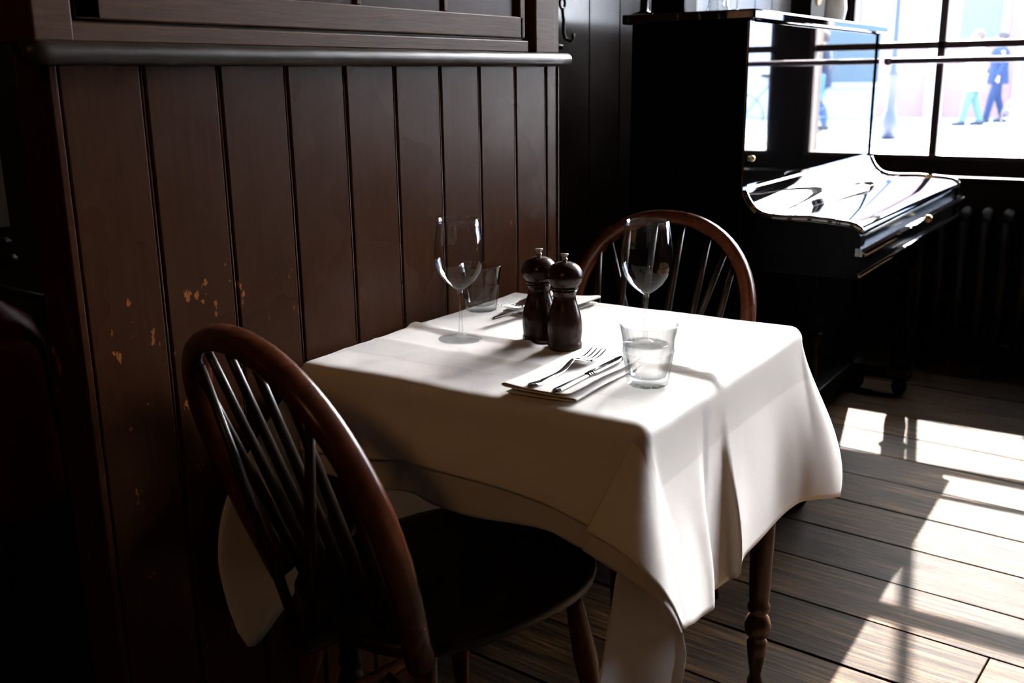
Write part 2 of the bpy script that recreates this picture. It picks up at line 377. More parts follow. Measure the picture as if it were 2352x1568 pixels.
F(1.868, 1.888, 1.291, 2.3, YW - 0.002, YW + 0.05)
F(1.366, 1.378, 1.334, 2.3, YW + 0.004, YW + 0.045); F(1.612, 1.624, 1.334, 2.3, YW + 0.004, YW + 0.045)
F(1.12, 1.132, 1.334, 2.3, YW + 0.004, YW + 0.045)
f.build('window_frame', 'frame', r, weld=0)
MB().box((-0.54, 0.027, 0.07), (0.47, 0.031, 1.0)).build('window_pane', mat('dark_backed_glass', (0.004, 0.005, 0.006), 0.03, 0.0, **{'Specular IOR Level': 1.0, 'IOR': 2.3}), r)
# grab rail
pts = []; rad = []
for i in range(46):
    t = i / 45; pts.append((0.735 + t * 1.300, YW - 0.020 + 0.0006 * math.sin(9 * t), 1.2475)); rad.append(0.0145 * (1 + 0.02 * math.sin(37 * t) + 0.015 * math.sin(91 * t)))
rad[-1] = 0.011; rad[-2] = 0.0138; pts[-2] = (2.031, pts[-2][1], 1.2475)
b = MB(); b.tube(pts, rad, 18)
for xx in (0.76, 1.0, 1.6, 1.97): b.box((xx - 0.012, YW - 0.02, 1.236), (xx + 0.012, YW + 0.002, 1.255))
tag(b.build('handrail', 'rail'), 'round worn wooden rail running along the brown boarded partition', 'rail')

# ------------------------------------------------------------------ outside
GZ = 0.20
m_pave = mat('sunlit_paving', (0.30, 0.30, 0.29), 0.9); n = N(m_pave)
br = n.n('TexBrick'); br.inputs['Scale'].default_value = 1.0; br.inputs['Color1'].default_value = (0.32, 0.32, 0.31, 1); br.inputs['Color2'].default_value = (0.27, 0.27, 0.265, 1); br.inputs['Mortar'].default_value = (0.16, 0.16, 0.16, 1); br.inputs['Mortar Size'].default_value = 0.012
n.l(n.coords((1, 1, 1)), br.inputs['Vector']); n.l(br.outputs[0], n.b.inputs['Base Color'])
b = MB(); b.box((XW + 0.2, -45, GZ - 0.3), (80, 70, GZ)); struct(b.build('street_ground', m_pave))
b = MB(); b.box((14.9, -45, GZ), (15.05, 70, GZ + 0.03)); struct(b.build('street_kerb', mat('kerb_stone', (0.14, 0.15, 0.16), 0.8)))
def facade_mat(name, c):
    m = mat(name, c, 0.8); n = N(m); g = n.noise(n.coords((1, 1, 1)), 2.0, 4); n.l(n.ramp(g, [(0.3, tuple(0.85 * x for x in c)), (0.7, c)]), n.b.inputs['Base Color']); return m
pink = facade_mat('pink_render', (0.20, 0.118, 0.135)); whitem = mat('white_shop_paint', (0.40, 0.43, 0.46), 0.6); shopglass = mat('shop_glass', (0.035, 0.075, 0.10), 0.3)
grey = facade_mat('pale_grey_render', (0.40, 0.42, 0.45))
def shop(name, label, ya, yb, wall, x=25.0, h=6.0, wins=(), posts=()):
    r = empty(name, (x, (ya + yb) / 2, GZ)); cy = (ya + yb) / 2
    tag(r, label, 'building', kind='thing')
    b = MB(); b.box((0, ya - cy, 0), (4, yb - cy, h)); b.build('facade', wall, r)
    for (a, c, z0, z1) in wins:
        fr = MB(); fr.box((-0.08, a - cy - 0.12, z0 - 0.12), (0.0, c - cy + 0.12, z1 + 0.12)); fo = fr.build('window_surround', whitem, r)
        MB().box((-0.10, a - cy, z0), (-0.081, c - cy, z1)).build('shop_window', shopglass, fo)
    for (a, c) in posts: MB().box((-0.12, a - cy, 0), (0.0, c - cy, 3.2)).build('pilaster', whitem, r)
    b = MB(); b.box((-0.25, ya - cy, h), (4, yb - cy, h + 0.25)); b.build('cornice', whitem, r)
    return r
shop('shop_building', 'pink rendered shop across the street with a pale framed window', 2.6, 9.5, pink, wins=((3.75, 4.6, 1.9 - GZ, 2.7), (6.9, 7.6, 0.9, 2.6)), posts=((4.95, 5.2), (3.15, 3.4)))
shop('shop_building', 'pale grey shop across the street to the right of the pink one', -8.0, 2.55, grey, h=5.6, wins=((-1.5, 1.6, 0.8, 2.5), (-6.0, -3.0, 0.8, 2.5)), posts=((1.9, 2.2),))
# lamp post
r = empty('lamp_post', (16.71, 3.99, GZ)); tag(r, 'dark blue cast iron lamp post with a swollen foot out on the street', 'lamp post')
MB().lathe([(0, 0), (0.13, 0), (0.13, 0.25), (0.10, 0.38), (0.07, 0.45), (0.062, 0.9), (0.085, 0.95), (0.085, 1.0), (0.055, 1.05), (0.045, 3.4), (0, 3.4)], 20).build('post', 'navy', r)
MB().lathe([(0, 3.4), (0.10, 3.42), (0.17, 3.8), (0.05, 3.95), (0, 4.0)], 12).build('lantern', 'navy', r)
r = empty('sign_column', (18.0, 5.15, GZ)); tag(r, 'blue street column with small pale bubbles beside the window jamb', 'column')
MB().box((0, -0.17, 0), (0.3, 0.17, 3.2), bev=0.02).build('post', mat('blue_column_paint', (0.01, 0.035, 0.11), 0.5), r)
# people
def person(name, label, loc, rz, coat, trouser, hair, coat_len=0.85, stride=0.18, bag=None):
    r = empty(name, loc, rz); tag(r, label, 'person')
    skin = mat('skin', (0.42, 0.25, 0.18), 0.6)
    def rem(o, vs=0.018):
        m = o.modifiers.new('remesh', 'REMESH'); m.mode = 'VOXEL'; m.voxel_size = vs; m.use_smooth_shade = True
        s = o.modifiers.new('smooth', 'SMOOTH'); s.factor = 0.6; s.iterations = 3
    s_ = stride
    L = [((0, .09, .92), (s_ * .6, .10, .50), (s_, .10, .09)), ((0, -.09, .92), (-s_ * .25, -.10, .50), (-s_, -.10, .10))]
    A = [((0, .19, 1.40), (-.05, .23, 1.13), (.04, .24, .90)), ((0, -.19, 1.40), (.06, -.23, 1.13), (.16, -.22, .95))]
    b = MB(); b.tube([(0, 0, .88), (0, 0, 1.05), (.01, 0, 1.25), (0, 0, 1.40), (0, 0, 1.46)], [.15, .125, .15, .14, .07], 14)
    b.tube([(0, 0, 1.42), (.02, 0, 1.55)], [.055, .05], 10); b.ball((.02, 0, 1.64), .10, 16, (1.0, .78, 1.15)); b.tube([(.10, 0, 1.645), (.135, 0, 1.62)], [.018, .014], 8)
    for q in (-1, 1): b.ball((.01, q * .08, 1.635), .025, 8, (1, .4, 1.2))
    for hip, kn, an in L: b.tube([hip, kn, an], [.085, .055, .04], 10); b.tube([an, (an[0] - .04, an[1], .05), (an[0] + .16, an[1], .03)], [.045, .045, .03], 8)
    for sh, el, ha in A:
        b.tube([sh, el, ha], [.05, .038, .027], 10); b.ball((ha[0] + .01, ha[1], ha[2] - .04), .035, 10, (.9, .5, 1.2))
        for k in range(4): b.tube([(ha[0] - .02 + k * .016, ha[1], ha[2] - .06), (ha[0] - .015 + k * .018, ha[1], ha[2] - .12 + .006 * abs(k - 1.5))], [.009, .008], 6)
        b.tube([(ha[0] + .03, ha[1], ha[2] - .03), (ha[0] + .06, ha[1], ha[2] - .07)], [.01, .008], 6)
    rem(b.build('body', skin, r), 0.014)
    zl = 1.46 - coat_len
    b = MB(); b.tube([(0, 0, zl), (0, 0, zl + .2), (0, 0, 1.1), (.01, 0, 1.28), (0, 0, 1.42), (0, 0, 1.49)], [.21, .19, .17, .185, .16, .075], 16)
    for sh, el, ha in A: b.tube([(sh[0], sh[1] * .8, sh[2]), el, (ha[0], ha[1], ha[2] + .02)], [.08, .06, .048], 12)
    rem(b.build('coat', mat('coat_cloth', coat, 0.9), r))
    b = MB()
    for hip, kn, an in L: b.tube([(0, hip[1] * .9, .98), (hip[0], hip[1], .85), kn, (an[0], an[1], .08)], [.12, .105, .075, .062], 12)
    rem(b.build('trousers', mat('trouser_cloth', trouser, 0.9), r))
    b = MB(); b.ball((-.005, 0, 1.67), .115, 16, (1, .82, 1.0)); b.build('hair', mat('hair_brown', hair, 0.6), r)
    for hip, kn, an in L:
        b = MB(); b.tube([(an[0] - .07, an[1], .045), (an[0] + .05, an[1], .05), (an[0] + .19, an[1], .03)], [.045, .05, .03], 10); b.build('shoe', mat('shoe_leather', (.01, .01, .015), .5), r)
    if bag: MB().box((-.22, -.36, .55), (.25, -.28, 1.0), bev=.02).build('bag', mat('bag_cloth', bag, .8), r)
    return r
person('person', 'person in a long white coat and pale jeans walking past outside', (21.5, 3.62, GZ), 1.9, (.50, .50, .50), (.07, .13, .20), (.05, .03, .02), 0.80)
person('person', 'person in dark navy clothes following the one in the white coat', (22.9, 3.42, GZ), 1.9, (.006, .02, .06), (.006, .018, .055), (.02, .012, .01), 0.70)
person('person', 'person in blue walking outside, seen only mirrored in the piano front', (19.25, -3.61, GZ), -1.4, (.004, .012, .03), (.008, .05, .16), (.02, .012, .01), 0.70, bag=(.03, .12, .30))
# bicycle
def bicycle(label, loc, rz):
    r = empty('bicycle', loc, rz); tag(r, label, 'bicycle')
    for xx in (0.0, 1.04):
        b = MB(); pts = [(xx + .345 * math.cos(a), 0, .345 + .345 * math.sin(a)) for a in np.linspace(0, 2 * PI, 49)]; b.tube(pts, .016, 8, upv=(0, 1, 0)); wh = b.build('wheel', 'rubber', r)
        b = MB()
        for k in range(14): a = 2 * PI * k / 14; b.tube([(xx, .015 * (-1) ** k, .345), (xx + .33 * math.cos(a), 0, .345 + .33 * math.sin(a))], .0016, 5)
        b.tube([(xx, -.04, .345), (xx, .04, .345)], .018, 10); b.build('spokes', 'steel', wh)
    b = MB()
    for a, c in (((0, 0, .345), (.12, 0, .95)), ((.14, 0, .86), (.62, 0, .86)), ((.17, 0, .72), (.47, 0, .30)), ((.47, 0, .30), (.64, 0, .90)), ((.47, 0, .30), (1.04, 0, .345)), ((.62, 0, .84), (1.04, 0, .345))): b.tube([a, c], .016, 8)
    b.build('frame', mat('blue_bike_paint', (.006, .04, .12), .3), r)
    b = MB(); b.tube([(.10, -.26, 1.0), (.16, -.12, 1.03), (.13, 0, 1.0), (.16, .12, 1.03), (.10, .26, 1.0)], .012, 8); b.tube([(.12, 0, .93), (.13, 0, 1.0)], .012, 8); b.build('handlebar', 'steel', r)
    b = MB(); b.tube([(.64, 0, .88), (.655, 0, .97)], .012, 8); b.ball((.67, 0, .99), .09, 12, (1.3, .7, .4)); b.build('saddle', 'black', r)
    return r
bicycle('blue bicycle leaning outside at the right edge of the window', (16.5, 2.02, GZ), -PI / 2)
bicycle('blue bicycle outside beside the walker in blue, mirrored in the piano', (16.57, -3.05, GZ), -PI / 2)

# ------------------------------------------------------------------ curtain rail, radiator
b = MB(); b.tube([(4.45, 1.09, 1.256), (4.45, -2.5, 1.256)], 0.012, 12)
for yy in (1.085, -2.5): b.ball((4.45, yy, 1.256), .018)
cr_ = b.build('curtain_rail', mat('dull_brass', (0.20, 0.17, 0.20), 0.4, 0.8))
tag(cr_, 'thin horizontal metal curtain rail in front of the street window', 'curtain rail')
for yy in (0.47, -0.47, -1.41, -2.38): MB().tube([(4.45, yy, 1.256), (4.70, yy, 1.256)], 0.008, 8).build('bracket', 'iron', cr_)
r = empty('radiator', (4.53, 0.42, 0)); r.scale = (1, 1, .95); tag(r, 'dark ribbed column radiator on the wall under the street window', 'radiator')
for k in range(15):
    y = -0.56 + k * 0.08; b = MB()
    for xx in (-.05, 0.0, .05): b.tube([(xx, y, .10), (xx, y, .12), (xx, y, .64), (xx, y, .66)], [.014, .024, .024, .014], 10)
    b.tube([(-.055, y, .655), (-.03, y, .685), (.03, y, .685), (.055, y, .655)], .022, 10); b.tube([(-.055, y, .11), (.055, y, .11)], .022, 10)
    b.build('radiator_column', 'radiator', r)
for y in (-.56, .56):
    MB().tube([(0, y, 0), (0, y, .11)], [.03, .018], 10).build('foot', 'radiator', r)
MB().tube([(0, -.60, .12), (0, .60, .12)], .016, 10).build('pipe', 'radiator', r)

# ------------------------------------------------------------------ piano (local: x along the keyboard, -y to the player)
PA = math.radians(0.4)
PX0, PY0 = 2.646, 1.004
pn = empty('upright_piano', (PX0, PY0, 0), PA); tag(pn, 'tall black lacquered upright piano with closed keyboard lid by the window', 'piano')
Lp = 1.45
b = MB(); b.box((0, 0, .10), (.035, .36, 1.357), bev=.003); b.box((Lp - .035, 0, .10), (Lp, .36, 1.357), bev=.003)
b.box((.03, .05, .04), (Lp - .03, .36, 1.35)); b.box((-.01, -.02, .04), (Lp + .01, .37, .12), bev=.004)
b.build('case', 'lacquer_side', pn)
b = MB(); b.box((-.018, -.022, 1.357), (Lp + .018, .385, 1.385), bev=.005); b.build('top_lid', 'lacquer', pn)
MB().box((.036, .004, .90), (Lp - .036, .03, 1.354), bev=.001).build('front_panel', 'lacquer', pn)
for xx in (0, Lp - .036): MB().box((xx, -.002, .86), (xx + .036, .006, 1.356), bev=.002).build('stile', 'lacquer', pn)
prof = [(0.004, .900), (-.002, .885), (-.010, .866), (-.022, .848), (-.038, .832), (-.060, .821), (-.085, .816), (-.115, .8155), (-.150, .8165), (-.19, .818), (-.25, .815), (-.300, .811), (-.322, .806), (-.336, .797), (-.342, .786)]
b = MB(); th = .012
outer = prof; inner = [(y + .002, z - th) for y, z in prof]; poly = outer + inner[::-1]
vs = [(.012, y, z) for y, z in poly] + [(Lp - .012, y, z) for y, z in poly]; k = len(poly); np_ = len(prof)
b.add(vs, [(i, (i + 1) % k, k + (i + 1) % k, k + i) for i in range(k)], True)
b.add(vs, [(i, i + 1, k - 2 - i, k - 1 - i) for i in range(np_ - 1)] + [(k + i, k + i + 1, 2 * k - 2 - i, 2 * k - 1 - i) for i in range(np_ - 1)], False)
lid = b.build('keyboard_lid', 'lacquer', pn, weld=0)
for xx in (.020, Lp - .020): MB().tube([(xx, y, z + .002) for y, z in prof[1:]], .006, 8).build('lid_edge', 'lacquer', lid)
# hinge line along the lid
MB().box((.02, -.119, .8150), (Lp - .02, -.117, .8162)).build('lid_seam', 'black', lid)
# arms and keybed
arm = [(0.0, .66), (0.0, .895)] + [(y, z - .006) for y, z in prof[1:]] + [(-.345, .66)]
for xa in (0, Lp - .045):
    b = MB(); n_ = len(arm); vs = [(xa, y, z) for y, z in arm] + [(xa + .045, y, z) for y, z in arm]
    b.add(vs, [tuple(range(n_)), tuple(range(2 * n_ - 1, n_ - 1, -1))] + [(i, (i + 1) % n_, n_ + (i + 1) % n_, n_ + i) for i in range(n_)], False)
    b.build('arm', 'lacquer_side', pn)
b = MB(); b.box((.03, -.335, .66), (Lp - .03, .02, .775), bev=.003); b.build('keybed', 'lacquer_side', pn)
b = MB(); b.tube([(0.0, -.352, .735), (Lp, -.352, .735)], .011, 12); b.box((0, -.35, .724), (Lp, -.33, .746)); b.build('key_slip_moulding', 'lacquer', pn)
b = MB(); b.tube([(0.0, -.342, .672), (Lp, -.342, .672)], .008, 12); b.build('lower_moulding', 'lacquer', pn)
b = MB(); b.ball((.78, -.362, .736), .014); b.build('lock_knob', 'brass', pn)
b = MB(); b.ball((.06, -.004, .975), .009); b.build('candle_screw', 'brass', pn)
MB().box((.04, .02, .12), (Lp - .04, .05, .66), bev=.002).build('lower_panel', 'lacquer_side', pn)
for xx in (.03, Lp - .10):
    b = MB(); b.box((xx, -.225, .50), (xx + .07, -.155, .66), bev=.01); b.lathe([(.045, .50), (.05, .49), (.036, .46), (.040, .30), (.032, .18), (.045, .15), (.045, .10), (0, .10)], 16, (xx + .035, -.19, 0)); b.box((xx - .005, -.235, .06), (xx + .075, .02, .11), bev=.008)
    lg = b.build('leg', 'lacquer_side', pn)
    for yy in (-.195, -.02): MB().tube([(xx + .022, yy, .03), (xx + .048, yy, .03)], .03, 16).build('caster', 'brass' if 0 else 'iron', lg)
for yy in (.31,):
    for xx in (.05, Lp - .08): MB().tube([(xx, yy, .03), (xx + .03, yy, .03)], .03, 16).build('caster', 'iron', pn)
def true_size(o):                       # drawn a little large above; brought to the size of the instrument
    for v in o.data.vertices: v.co = (v.co.x * .945, v.co.y * .945, v.co.z * 1.0459 if v.co.z < .66 else v.co.z * .945 + .0666)
    for k_ in [q for q in bpy.data.objects if q.parent == o]: true_size(k_)
for q in [q for q in bpy.data.objects if q.parent == pn]: true_size(q)
# things standing on the piano
def on_piano(name, label, cat, x, y, group=None):
    a = PA; wx = PX0 + x * math.cos(a) - y * math.sin(a); wy = PY0 + x * math.sin(a) + y * math.cos(a)
    r = empty(name, (wx, wy, 1.3755), a); tag(r, label, cat, group); return r
r = on_piano('candlestick', 'slim dark candlestick at the back corner of the piano top', 'candlestick', .075, .340)
MB().lathe([(0, 0), (.035, 0), (.035, .006), (.014, .012), (.0115, .02), (.011, .14), (.016, .15), (.011, .16), (.018, .19), (.018, .20), (0, .20)], 24).build('stem', 'iron', r)
MB().lathe([(0, .20), (.010, .20), (.010, .36), (0, .362)], 16).build('candle', 'china', r)
r = on_piano('wooden_box', 'dark upright wooden box on the piano top next to the candlestick', 'box', .085, .253)
MB().box((-.045, -.050, 0), (.045, .050, .26), bev=.003).build('box_body', 'lacquer_side', r); MB().box((-.049, -.053, .26), (.049, .053, .275), bev=.003).build('box_lid', 'lacquer_side', r)
r = on_piano('table_clock', 'round topped dark clock standing on the piano top in front of the window', 'clock', .96, .150)
b = MB(); arc = [(-.075, 0), (.075, 0), (.075, .10)] + [(.075 * math.cos(t), .10 + .075 * math.sin(t)) for t in np.linspace(0, PI, 14)[1:-1]] + [(-.075, .10)]
b.prism(arc, -.035, .035); b.build('clock_case', mat('clock_wood', (.006, .004, .003), .6, 0, **{'Specular IOR Level': .1}), r)
b = MB(); b.tube([(0, -.034, .105), (0, -.037, .105)], .045, 28); b.build('dial', mat('dial_brass', (.25, .16, .05), .4, .6), r)
r = on_piano('jug', 'rounded white china jug beside the dark clock on the piano', 'jug', 1.21, .150)
MB().lathe([(0, 0), (.04, 0), (.055, .02), (.062, .06), (.055, .11), (.04, .14), (.045, .17), (.042, .17), (.037, .14), (.05, .11), (.055, .06), (.05, .02), (0, .012)], 28).build('jug_body', 'china', r)
MB().tube([(.052, 0, .12), (.095, 0, .11), (.10, 0, .07), (.058, 0, .045)], .007, 8).build('handle', 'china', r)

r = on_piano('glass_vase', 'clear glass vase on the piano top in front of the bright wall', 'vase', .12, .135)
_o = [(0, 0), (.034, 0), (.036, .004), (.030, .02), (.028, .06), (.036, .12), (.044, .17)]
MB().lathe(_o + [(x_ - .0025, z_ + .001) for x_, z_ in _o[:0:-1]] + [(0, .006)], 40).build('vase_body', 'glass', r)
# hanging iron hook on the wall beyond the partition
b = MB(); b.tube([(2.49 + .014 * math.cos(a), 1.478, 1.405 + .014 * math.sin(a)) for a in np.linspace(0, 2 * PI, 17)], .004, 8, upv=(0, 1, 0))
b.tube([(2.49, 1.478, 1.392), (2.49, 1.474, 1.36), (2.488, 1.474, 1.33), (2.492, 1.470, 1.312), (2.505, 1.462, 1.306), (2.517, 1.46, 1.314), (2.518, 1.46, 1.326)], .005, 8)
b.tube([(2.49, 1.478, 1.43), (2.49, 1.505, 1.43)], .006, 8); b.tube([(2.49, 1.478, 1.43), (2.49, 1.478, 1.418)], .004, 8); b.tube([(2.47, 1.50, 1.296), (2.49, 1.478, 1.290)], .006, 8)
tag(b.build('iron_hook', 'iron'), 'black iron hook and ring hanging on the dark wall past the partition', 'hook')
# extinguisher, notice on the dark wall at the far left
r = empty('fire_extinguisher', (0.745, 1.41, 0.50)); r.scale = (1, 1, .80); tag(r, 'red fire extinguisher in the darkness at the left edge', 'fire extinguisher')
MB().lathe([(0, .10), (.05, .105), (.082, .13), (.085, .16), (.085, .43), (.07, .48), (.03, .52), (.022, .54), (0, .54)], 32).build('cylinder', 'red', r)
b = MB(); b.tube([(0, 0, .53), (0, 0, .57)], .02, 12); b.tube([(0, 0, .57), (.02, -.08, .60)], .009, 8); b.tube([(0, 0, .58), (.02, -.07, .63)], .008, 8); b.build('valve', 'black', r)
b = MB(); b.tube([(0, -.02, .55), (.06, -.07, .52), (.09, -.06, .40), (.088, -.04, .25)], .009, 8); b.build('hose', 'black', r)
b = MB(); b.box((-.03, .075, .2), (.03, .095, .55)); b.build('bracket', 'iron', r)
tag(MB().box((0.60, 1.499, 1.00), (0.865, 1.504, 1.20)).build('notice', mat('brown_paper', (.05, .035, .02), .8)), 'faded brown paper notice on the dark wall at the left edge', 'notice')

# ------------------------------------------------------------------ table
TX0, TX1, TY0, TY1, TZ = 1.153, 1.822, 0.557, 1.207, 0.757
tb = empty('dining_table', ((TX0 + TX1) / 2, (TY0 + TY1) / 2, 0)); tag(tb, 'small square wooden table with turned legs under the white cloth', 'table')
cx, cy = (TX0 + TX1) / 2, (TY0 + TY1) / 2
MB().box((TX0 + .008 - cx, TY0 + .008 - cy, .722), (TX1 - .008 - cx, TY1 - .008 - cy, .750), bev=.004).build('tabletop', 'table', tb)
b = MB()
for (x0, y0, x1, y1) in ((.05, .05, .62, .07), (.05, .58, .62, .60), (.05, .07, .07, .58), (.60, .07, .62, .58)): b.box((TX0 + x0 - cx, TY0 + y0 - cy, .63), (TX0 + x1 - cx, TY0 + y1 - cy, .722))
b.build('apron', 'table', tb)
lp_ = [(.006, 0), (.014, 0), (.016, .02), (.011, .035), (.017, .075), (.0205, .11), (.014, .118), (.024, .128), (.0265, .145), (.022, .163), (.0145, .170), (.0215, .180), (.0225, .190), (.019, .198), (.0205, .22), (.0235, .34), (.0255, .50), (.024, .565), (.0275, .575), (.0275, .585), (.0245, .60)]
for (x, y) in ((1.198, .602), (1.777, .602), (1.777, 1.160), (1.198, 1.160)):
    b = MB(); b.lathe(lp_ + [(0, .60)], 28, (x - cx, y - cy, 0)); b.box((x - cx - .025, y - cy - .025, .595), (x - cx + .025, y - cy + .025, .722), bev=.003); b.build('leg', 'table', tb)

# ------------------------------------------------------------------ table linen
def segd(x, y, a, c):
    ax, ay = a; bx, by = c; dx, dy = bx - ax, by - ay; t = max(0, min(1, ((x - ax) * dx + (y - ay) * dy) / (dx * dx + dy * dy)))
    return math.hypot(x - ax - t * dx, y - ay - t * dy), t
RIDGES = [((1.436, .652), (1.417, .545), .0095, .010), ((1.456, 1.215), (1.437, 1.06), .0075, .009), ((1.447, 1.05), (1.440, .92), .0075, .008), ((1.44, .93), (1.436, .66), .0028, .012), ((1.34, 1.19), (1.325, .60), .0016, .006), ((1.26, 1.19), (1.25, .60), .0013, .006), ((1.19, .86), (1.78, .90), .0014, .006), ((1.22, 1.09), (1.33, 1.05), .0028, .010),
          ((1.330, .60), (1.345, .98), .0012, .012), ((1.21, .93), (1.36, 1.00), .0018, .014), ((1.19, .95), (1.26, .93), .0025, .010), ((1.16, .77), (1.30, .80), .0014, .014),
          ((1.55, .60), (1.62, .95), .0012, .016), ((1.72, .58), (1.66, .80), .0012, .015)]
from mathutils import noise as mn
def ztop(x, y, base):
    z = base + 0.0022 * (mn.noise(Vector((x * 9, y * 9, .3)))) + 0.0008 * mn.noise(Vector((x * 28, y * 28, 1.3)))
    for a, c, h, w_ in RIDGES:
        d, t = segd(x, y, a, c); z += h * math.exp(-(d / w_) ** 2)
    return z
def lerp3(a, c, t): return tuple(a[i] + (c[i] - a[i]) * t for i in range(3))
def cloth_object(name, ctrl, base, rr, drops, nper=64, ncorner=40, rows=26, material='cloth', skip=None):
    ix0, ix1, iy0, iy1 = TX0 + rr, TX1 - rr, TY0 + rr, TY1 - rr
    ctrl = sorted(ctrl, key=lambda c: c[0]); ss = [c[0] for c in ctrl]
    def at(s):
        if s <= ss[0]: return ctrl[0]
        for i in range(len(ss) - 1):
            if s <= ss[i + 1]:
                t = (s - ss[i]) / max(1e-9, ss[i + 1] - ss[i]); A, B = ctrl[i], ctrl[i + 1]
                h0, h1 = Vector(A[1]), Vector(B[1]); hp = Vector(ctrl[max(i - 1, 0)][1]); hn = Vector(ctrl[min(i + 2, len(ss) - 1)][1])
                # gentle Catmull-Rom with limited tangents
                d = (h1 - h0).length
                def lim(v): return v if v.length < 1.3 * d else v.normalized() * 1.3 * d
                t0 = lim((h1 - hp) * .5); t1 = lim((hn - h0) * .5)
                h = (2 * t**3 - 3 * t**2 + 1) * h0 + (t**3 - 2 * t**2 + t) * t0 + (-2 * t**3 + 3 * t**2) * h1 + (t**3 - t**2) * t1
                return (s, tuple(h), lerp3(A[2], B[2], t), A[3] + (B[3] - A[3]) * t)
        return ctrl[-1]
    # s: 0-1 near side (left to right), 1-2 corner, 2-3 right side, 3-4 corner, 4-5 far side, 5-6 corner, 6-7 left side, 7-8 corner
    cols = []
    for side in range(4):
        n_ = nper
        for k in range(n_ + 1): cols.append((2 * side + k / n_, side, k / n_, None))
        for k in range(1, ncorner): cols.append((2 * side + 1 + k / ncorner, side, 1, k / ncorner))
    P = []; hem = []
    cor = [(ix0, iy1), (ix0, iy0), (ix1, iy0), (ix1, iy1)]; dirs = [(-1, 0), (0, -1), (1, 0), (0, 1)]
    for (s, side, t, cn) in cols:
        if cn is None:
            a, c = cor[side], cor[(side + 1) % 4]; p0 = (a[0] + (c[0] - a[0]) * t, a[1] + (c[1] - a[1]) * t); d = dirs[side]
        else:
            p0 = cor[(side + 1) % 4]; d0, d1 = dirs[side], dirs[(side + 1) % 4]; a = cn * PI / 2; d = (d0[0] * math.cos(a) + d1[0] * math.sin(a), d0[1] * math.cos(a) + d1[1] * math.sin(a))
        z0 = ztop(p0[0], p0[1], base); col = []; hc = []
        _, H, bulge, straight = at(s)
        zz = ztop(p0[0] + d[0] * rr, p0[1] + d[1] * rr, base)
        for k in range(7):
            a = k / 6 * PI / 2; r_ = rr * math.sin(a); zt = z0 + (zz - z0) * math.sin(a); col.append((p0[0] + d[0] * r_, p0[1] + d[1] * r_, zt - rr * (1 - math.cos(a))))
        E = Vector(col[-1]); Hv = Vector(H); L = (Hv - E).length; bu = Vector(bulge)
        c1 = (E + Vector((0, 0, -.35 * L))).lerp(E.lerp(Hv, 1 / 3), straight) + bu; c2 = (Hv + Vector((0, 0, .30 * L))).lerp(E.lerp(Hv, 2 / 3), straight) + bu
        for k in range(1, rows + 1):
            q = k / rows; p = E * (1 - q)**3 + c1 * 3 * q * (1 - q)**2 + c2 * 3 * q * q * (1 - q) + Hv * q**3
            wob = .0022 * mn.noise(Vector((p.x * 14, p.y * 14, p.z * 6 + 4))) * min(1, q * 2)
            col.append((p.x + d[0] * wob, p.y + d[1] * wob, p.z))
        cum = 0; ds = [0]
        for k in range(1, len(col)): cum += (Vector(col[k]) - Vector(col[k - 1])).length; ds.append(cum)
        if cn is None: dr = drops[side]
        else: dr = None
        if dr is None:
            dr = drops[side] * (1 - cn) + drops[(side + 1) % 4] * cn
        hemv = [(dr + rr * 1.57 - x) if cn is None else (dr + rr * 1.57 - x * (1 - .25 * math.sin(cn * PI))) for x in ds]
        P.append(col); hem.append(hemv)
    b = MB(); hv = []
    b.grid(P, closed=True); hv += [h for r_ in hem for h in r_]
    # the flat top on the same lattice as the borders
    G = []
    for i in range(nper + 1):
        row = []
        for j in range(nper + 1):
            x = ix0 + (ix1 - ix0) * i / nper; y = iy0 + (iy1 - iy0) * j / nper; row.append((x, y, ztop(x, y, base)))
            hv.append(min(x - ix0 + drops[0], y - iy0 + drops[1], ix1 - x + drops[2], iy1 - y + drops[3]) + rr * 1.57)
        G.append(row)
    b.grid(G)
    o = b.build(name, material, weld=0)
    at_ = o.data.attributes.new('hem', 'FLOAT', 'POINT'); at_.data.foreach_set('value', [max(0.0, float(h)) for h in hv])
    bm = bmesh.new(); bm.from_mesh(o.data); bmesh.ops.remove_doubles(bm, verts=bm.verts, dist=2e-4)
    bmesh.ops.recalc_face_normals(bm, faces=bm.faces)
    for f_ in bm.faces: f_.smooth = True
    bm.to_mesh(o.data); bm.free()
    sol = o.modifiers.new('solid', 'SOLIDIFY'); sol.thickness = 0.0007; sol.offset = 0
    return o
Z3 = (0, 0, 0)
